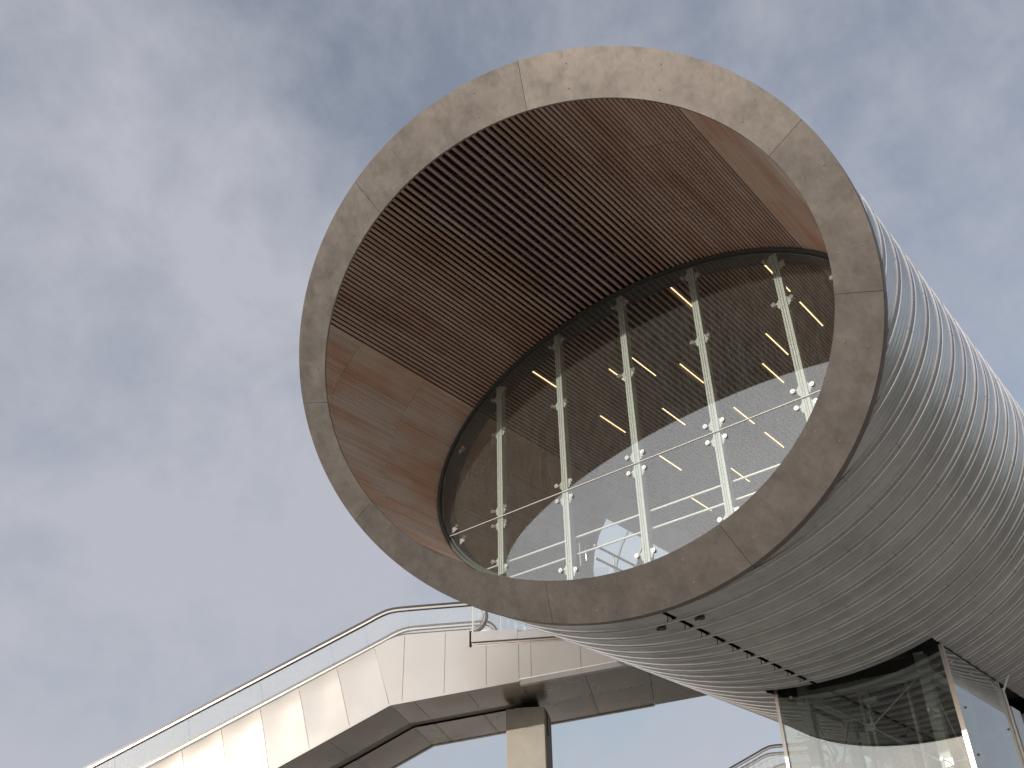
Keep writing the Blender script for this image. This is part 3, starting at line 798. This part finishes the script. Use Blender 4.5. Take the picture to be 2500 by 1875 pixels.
# ------------------------------------------------------------------ lift tower under the tube
LT = thing('glass_lift_shaft', 'tall glass lift shaft with steel columns and cross bracing under the tube', 'lift shaft', RT @ Vector((.6, 7.5, GZ)), -AZ)
ox, oz = .6, GZ
h0 = -GZ
def L(x, y, z): return (x-ox, y-7.5, z-oz)
FX0, FX1, FY0, FY1 = -.85, 2.04, 7.5, 10.28
TZ = -2.55
mb = MB(); mb.box(FX0+.03-ox, FX1-.03-ox, -.006, .006, 0.1, TZ-oz-.15); mb.build('glass_pane', M['glass_tower'], LT)
for y0, y1 in ((7.53, 10.26),):
    mb = MB(); mb.box(FX1+.014-ox, FX1+.026-ox, y0-7.5, y1-7.5, .1, -2.66-oz); mb.build('glass_pane', M['glass_tower'], LT)
mb = MB(); mb.box(FX0-.02-ox, FX0-.008-ox, .03, FY1-7.5, .1, TZ-oz-.3); mb.build('glass_pane', M['glass_tower'], LT)
mb = MB(); mb.box(FX0+.03-ox, FX1-.03-ox, FY1-7.5-.006, FY1-7.5+.006, .1, TZ-oz-.2); mb.build('glass_pane', M['glass_tower'], LT)
for x0, x1, y in ((FX0-.05, FX0+.01, FY0-.03), (FX1-.035, FX1+.035, FY0-.03), (FX1+.0, FX1+.035, FY1-.01), (FX0-.05, FX0+.01, FY1)):
    mb = MB(); mb.box(x0-ox, x1-ox, y-7.5, y-7.5+.03, 0, -2.62-oz); mb.build('corner_post', M['inox_dull'], LT)
def column(x, y, wx=.17, wy=.19):
    mb = MB(); t = .012
    mb.box(x-wx/2-ox, x+wx/2-ox, y-wy/2-7.5, y-wy/2+t-7.5, 0, TZ-oz)
    mb.box(x-wx/2-ox, x+wx/2-ox, y+wy/2-t-7.5, y+wy/2-7.5, 0, TZ-oz)
    mb.box(x-.008-ox, x+.008-ox, y-wy/2+t-7.5, y+wy/2-t-7.5, 0, TZ-oz)
    mb.box(x-wx/2+.02-ox, x-wx/2+.03-ox, y-wy/2+t-7.5, y+wy/2-t-7.5, 0, TZ-oz)
    mb.build('steel_column', M['column'], LT)
column(-.56, 7.98); column(1.55, 7.98); column(1.55, 9.85); column(-.56, 9.85)
for z in (-2.86, -5.15, -7.4):
    mb = MB()
    mb.box(-.475-ox, 1.465-ox, .40, .54, z-oz-.07, z-oz+.07); mb.box(-.475-ox, 1.465-ox, 2.28, 2.42, z-oz-.07, z-oz+.07)
    mb.box(-.64-ox, -.50-ox, .58, 2.25, z-oz-.07, z-oz+.07); mb.box(1.48-ox, 1.62-ox, .58, 2.25, z-oz-.07, z-oz+.07)
    mb.build('cross_beam', M['column'], LT)
for (za, zb) in ((-2.86, -5.15), (-5.15, -7.4)):
    zc = za-.70 if za > -3 else (za+zb)/2
    for y, zc_ in ((7.93, zc), (9.85, zc-.1)):
        mb = MB()
        hx = .5; zc0 = zc_
        for x in (-.5, 1.5):
            mb.tube([L(hx, y, zc0), L(x, y, za-.02)], .013, 8); mb.tube([L(hx, y, zc0), L(x, y, zc0-(za-zc0) - (0 if za > -3 else 0))], .013, 8)
        br = mb.build('bracing_rod', M['column'], LT, smooth=40)
        mb = MB(); mb.disc(L(hx, y, zc0), (0, 1, 0), .07, .02, 20); mb.build('bracing_hub', M['column'], br, smooth=40)
# side braces seen obliquely
mb = MB()
mb.tube([L(1.56, 8.08, -3.0), L(1.56, 9.75, -5.0)], .013, 8); mb.tube([L(1.56, 9.75, -3.0), L(1.56, 8.08, -5.0)], .013, 8)
mb.tube([L(-.56, 8.08, -3.0), L(-.56, 9.75, -5.0)], .013, 8); mb.tube([L(-.56, 9.75, -3.0), L(-.56, 8.08, -5.0)], .013, 8)
mb.build('bracing_rod', M['column'], LT, smooth=40)
# point fixings between glass and columns
for z in (-2.95, -3.55, -4.28, -5.0, -5.9, -6.8):
    for x, s_ in ((1.60, 1), (-.62, -1)):
        mb = MB(); xe = FX1-.03 if s_ > 0 else FX0+.03
        mb.tube([L(x+s_*.07, 7.86, z), L(xe, 7.80, z)], .012, 8)
        mb.box(x-.06-ox, x+.06-ox, .345, .375, z-oz-.06, z-oz+.06)
        mb.disc(L(x, 7.52, z), (0, 1, 0), .024, .05, 12); mb.tube([L(x, 7.52, z), L(x, 7.87, z)], .010, 8)
        mb.build('glass_fixing', M['inox_dull'], LT, smooth=40)
for z, y in ((-2.86, 7.72), (-3.55, 7.80), (-2.85, 8.65), (-2.84, 10.1), (-3.5, 10.05), (-4.25, 7.78), (-4.25, 10.05)):
    mb = MB(); mb.disc(L(FX1+.03, y, z), (1, 0, 0), .016, .02, 10); mb.build('clip', M['inox'] if z > -3 else M['belt'], LT, smooth=40)
# lift rails, cables and the shaft's dark back wall
mb = MB()
for x in (.10, .22, .95): mb.box(x-ox, x+.05-ox, 1.2, 1.26, .1, TZ-oz)
mb.build('guide_rail', M['column'], LT)
mb = MB()
for x in (.32, .36, .40, .44, .95): mb.tube([L(x, 9.1, -8), L(x, 9.1, -2.6)], .006, 6)
mb.build('lift_cable', M['belt'], LT)
mb = MB(); mb.box(.55-ox, 1.40-ox, 2.0, 2.2, 0, -2.3-oz); mb.build('back_wall', M['grey_wall'], LT)
mb = MB(); mb.box(FX0+.1-ox, FX1-.1-ox, .7, 2.7, -3.6-oz, -3.52-oz) if False else mb.box(.0-ox, .56-ox, 2.05, 2.2, -3.3-oz, -2.3-oz); mb.build('head_wall', M['black'], LT)
# machinery box hung in the shaft head
mb = MB(); mb.box(.25-ox, .48-ox, 1.0, 1.15, -3.02-oz, -2.94-oz); mb.build('motor_box', M['trim'], LT)
# rooms of the shaft head up inside the tube
mb = MB(); mb.box(-.93-ox, 2.03-ox, CUT0+.0-7.5, CUT1-7.5, -2.35-oz, -2.31-oz); mb.build('shaft_head', M['black'], LT)
# second shaft segment (portal slab) behind
SH = thing('portal_frame', 'grey metal portal slab standing right of the lift shaft, cut by the picture edge', 'portal', RT @ Vector((2.0, 10.5, GZ)), -AZ)
mb = MB(); mb.box(-.02, .10, .06, .60, 0, -GZ-3.02); mb.build('upright', M['trim'], SH)
mb = MB(); mb.box(-.02, .11, -.16, -.10, 0, -GZ-2.75); mb.build('edge_post', M['inox_dull'], SH)
mb = MB(); mb.bar((.0, -.12, -GZ-2.95), (.35, -.05, -GZ-2.35), .03); mb.build('stay', M['trim'], SH)
mb = MB(); mb.box(-2.6, .0, .2, .34, -GZ-3.3, -GZ-3.0); mb.build('lintel', M['column'], SH)

# ------------------------------------------------------------------ ground
mb = MB(); R_ = 3000
mb.add([(R_*math.cos(2*math.pi*k/64), R_*math.sin(2*math.pi*k/64), 0) for k in range(64)], [tuple(range(64))])
g = mb.build('ground', M['grass']); tag(g, kind='structure')
mb = MB(); mb.add([(4+32*math.cos(2*math.pi*k/48), 8+32*math.sin(2*math.pi*k/48), .006) for k in range(48)], [tuple(range(48))])
g = mb.build('pavement', M['ground']); tag(g, kind='structure')

# ------------------------------------------------------------------ sky and sun
PATCHES = [((-.50, .58, .64), -.05, 20), ((-.269, .671, .691), .16, 180), ((-.466, .747, .475), -.05, 50), ((-.17, .64, .75), -.09, 260), ((-.392, .85, .351), .12, 30), ((.438, .584, .684), .05, 60), ((-.042, .572, .819), -.08, 50)]
w = bpy.data.worlds.new('World'); scn.world = w; w.use_nodes = True
nt = w.node_tree; nt.nodes.clear()
out = nt.nodes.new('ShaderNodeOutputWorld')
sky = nt.nodes.new('ShaderNodeTexSky'); sky.sky_type = 'NISHITA'; sky.sun_disc = False
sky.sun_elevation = math.radians(SUN_EL); sky.sun_rotation = math.radians(SUN_AZ)
sky.air_density = 1.0; sky.dust_density = 2.0; sky.ozone_density = 1.2
bg = nt.nodes.new('ShaderNodeBackground'); bg.inputs[1].default_value = .15; nt.links.new(sky.outputs[0], bg.inputs[0])
tc = nt.nodes.new('ShaderNodeTexCoord')
def wnoise(scale, loc, sc, detail=7, rough=.6, dist=.5, rot=(0, 0, 0)):
    mp = nt.nodes.new('ShaderNodeMapping'); mp.inputs['Scale'].default_value = sc; mp.inputs['Location'].default_value = loc; mp.inputs['Rotation'].default_value = rot
    nt.links.new(tc.outputs['Generated'], mp.inputs[0])
    n = N(nt, 'ShaderNodeTexNoise', Scale=scale, Detail=detail, Roughness=rough, Distortion=dist); nt.links.new(mp.outputs[0], n.inputs['Vector']); return n.outputs['Fac']
n1 = wnoise(2.3, (3.1, 1.2, .4), (1, 1, 1.15), 8, .56, .2)
n2 = wnoise(7.5, (.3, 5.2, 1.4), (1.1, 1.0, 1.2), 9, .62, .25, (0, 0, .5))
ad = N(nt, 'ShaderNodeMath', operation='MULTIPLY_ADD'); nt.links.new(n2, ad.inputs[0]); ad.inputs[1].default_value = .58; nt.links.new(n1, ad.inputs[2])
sx = nt.nodes.new('ShaderNodeSeparateXYZ'); nt.links.new(tc.outputs['Generated'], sx.inputs[0])
lo = N(nt, 'ShaderNodeMath', operation='MULTIPLY_ADD'); nt.links.new(sx.outputs[2], lo.inputs[0]); lo.inputs[1].default_value = -.16; lo.inputs[2].default_value = .06
a2 = N(nt, 'ShaderNodeMath', operation='ADD'); nt.links.new(ad.outputs[0], a2.inputs[0]); nt.links.new(lo.outputs[0], a2.inputs[1])
a3 = N(nt, 'ShaderNodeMath', operation='MULTIPLY_ADD'); nt.links.new(sx.outputs[0], a3.inputs[0]); a3.inputs[1].default_value = -.05; nt.links.new(a2.outputs[0], a3.inputs[2])
cr = nt.nodes.new('ShaderNodeValToRGB'); nt.links.new(a3.outputs[0], cr.inputs[0])
cr.color_ramp.elements[0].position = .53; cr.color_ramp.elements[0].color = (.34, .34, .34, 1)
cr.color_ramp.elements[1].position = .95; cr.color_ramp.elements[1].color = (.95, .95, .95, 1)
cb = nt.nodes.new('ShaderNodeBackground'); cb.inputs[0].default_value = (.84, .875, 1., 1); cb.inputs[1].default_value = .57
def lobe(v, amp, p, src):
    d_ = N(nt, 'ShaderNodeVectorMath', operation='DOT_PRODUCT'); nt.links.new(tc.outputs['Generated'], d_.inputs[0]); v = Vector(v).normalized(); d_.inputs[1].default_value = v
    mx_ = N(nt, 'ShaderNodeMath', operation='MAXIMUM'); nt.links.new(d_.outputs['Value'], mx_.inputs[0]); mx_.inputs[1].default_value = 0
    pw_ = N(nt, 'ShaderNodeMath', operation='POWER'); nt.links.new(mx_.outputs[0], pw_.inputs[0]); pw_.inputs[1].default_value = p
    ma_ = N(nt, 'ShaderNodeMath', operation='MULTIPLY_ADD'); nt.links.new(pw_.outputs[0], ma_.inputs[0]); ma_.inputs[1].default_value = amp
    if hasattr(src, 'links'): nt.links.new(src, ma_.inputs[2])
    else: ma_.inputs[2].default_value = src
    return ma_.outputs[0]
q = a3.outputs[0]
for v_, am_, p_ in PATCHES: q = lobe(v_, am_, p_, q)
nt.links.new(q, cr.inputs[0])
sunv = (math.sin(math.radians(SUN_AZ))*math.cos(math.radians(SUN_EL)), math.cos(math.radians(SUN_AZ))*math.cos(math.radians(SUN_EL)), math.sin(math.radians(SUN_EL)))
glow = lobe(sunv, 1.0, 2.5, 0.)
gs = N(nt, 'ShaderNodeMath', operation='MULTIPLY_ADD'); nt.links.new(glow, gs.inputs[0]); gs.inputs[1].default_value = 1.5; gs.inputs[2].default_value = .58
nt.links.new(gs.outputs[0], cb.inputs[1])
gm = nt.nodes.new('ShaderNodeMix'); gm.data_type = 'RGBA'; nt.links.new(glow, gm.inputs[0]); gm.inputs[6].default_value = (.86, .88, .985, 1); gm.inputs[7].default_value = (.98, .95, .93, 1)
nt.links.new(gm.outputs[2], cb.inputs[0])
ms = nt.nodes.new('ShaderNodeMixShader'); nt.links.new(cr.outputs[0], ms.inputs[0]); nt.links.new(bg.outputs[0], ms.inputs[1]); nt.links.new(cb.outputs[0], ms.inputs[2])
nt.links.new(ms.outputs[0], out.inputs[0])

sd = bpy.data.lights.new('sun', 'SUN'); sd.energy = 3.7; sd.angle = math.radians(.6); sd.color = (1., .90, .80)
so = bpy.data.objects.new('sun', sd); COL.objects.link(so)
a_, e_ = math.radians(SUN_AZ), math.radians(SUN_EL)
v = Vector((math.sin(a_)*math.cos(e_), math.cos(a_)*math.cos(e_), math.sin(e_)))
so.rotation_euler = v.to_track_quat('Z', 'Y').to_euler()

# ------------------------------------------------------------------ camera
pitch, roll = .5907, -.0214
F = Vector((0, math.cos(pitch), math.sin(pitch))); R = Vector((1, 0, 0)); U = R.cross(F)
R2 = R*math.cos(roll)+U*math.sin(roll); U2 = -R*math.sin(roll)+U*math.cos(roll)
cd = bpy.data.cameras.new('camera'); cam = bpy.data.objects.new('camera', cd); COL.objects.link(cam)
mat = Matrix((R2, U2, -F)).transposed().to_4x4(); mat.translation = Vector((0, 0, CAMZ)); cam.matrix_world = mat
cd.sensor_width = 36; cd.lens = 2247.46/2500*36; cd.clip_start = .05; cd.clip_end = 8000
scn.camera = cam
scn.view_settings.view_transform = 'Standard'; scn.view_settings.look = 'None'; scn.view_settings.gamma = 1; scn.view_settings.exposure = 0
scn.cycles.max_bounces = 10; scn.cycles.transparent_max_bounces = 32
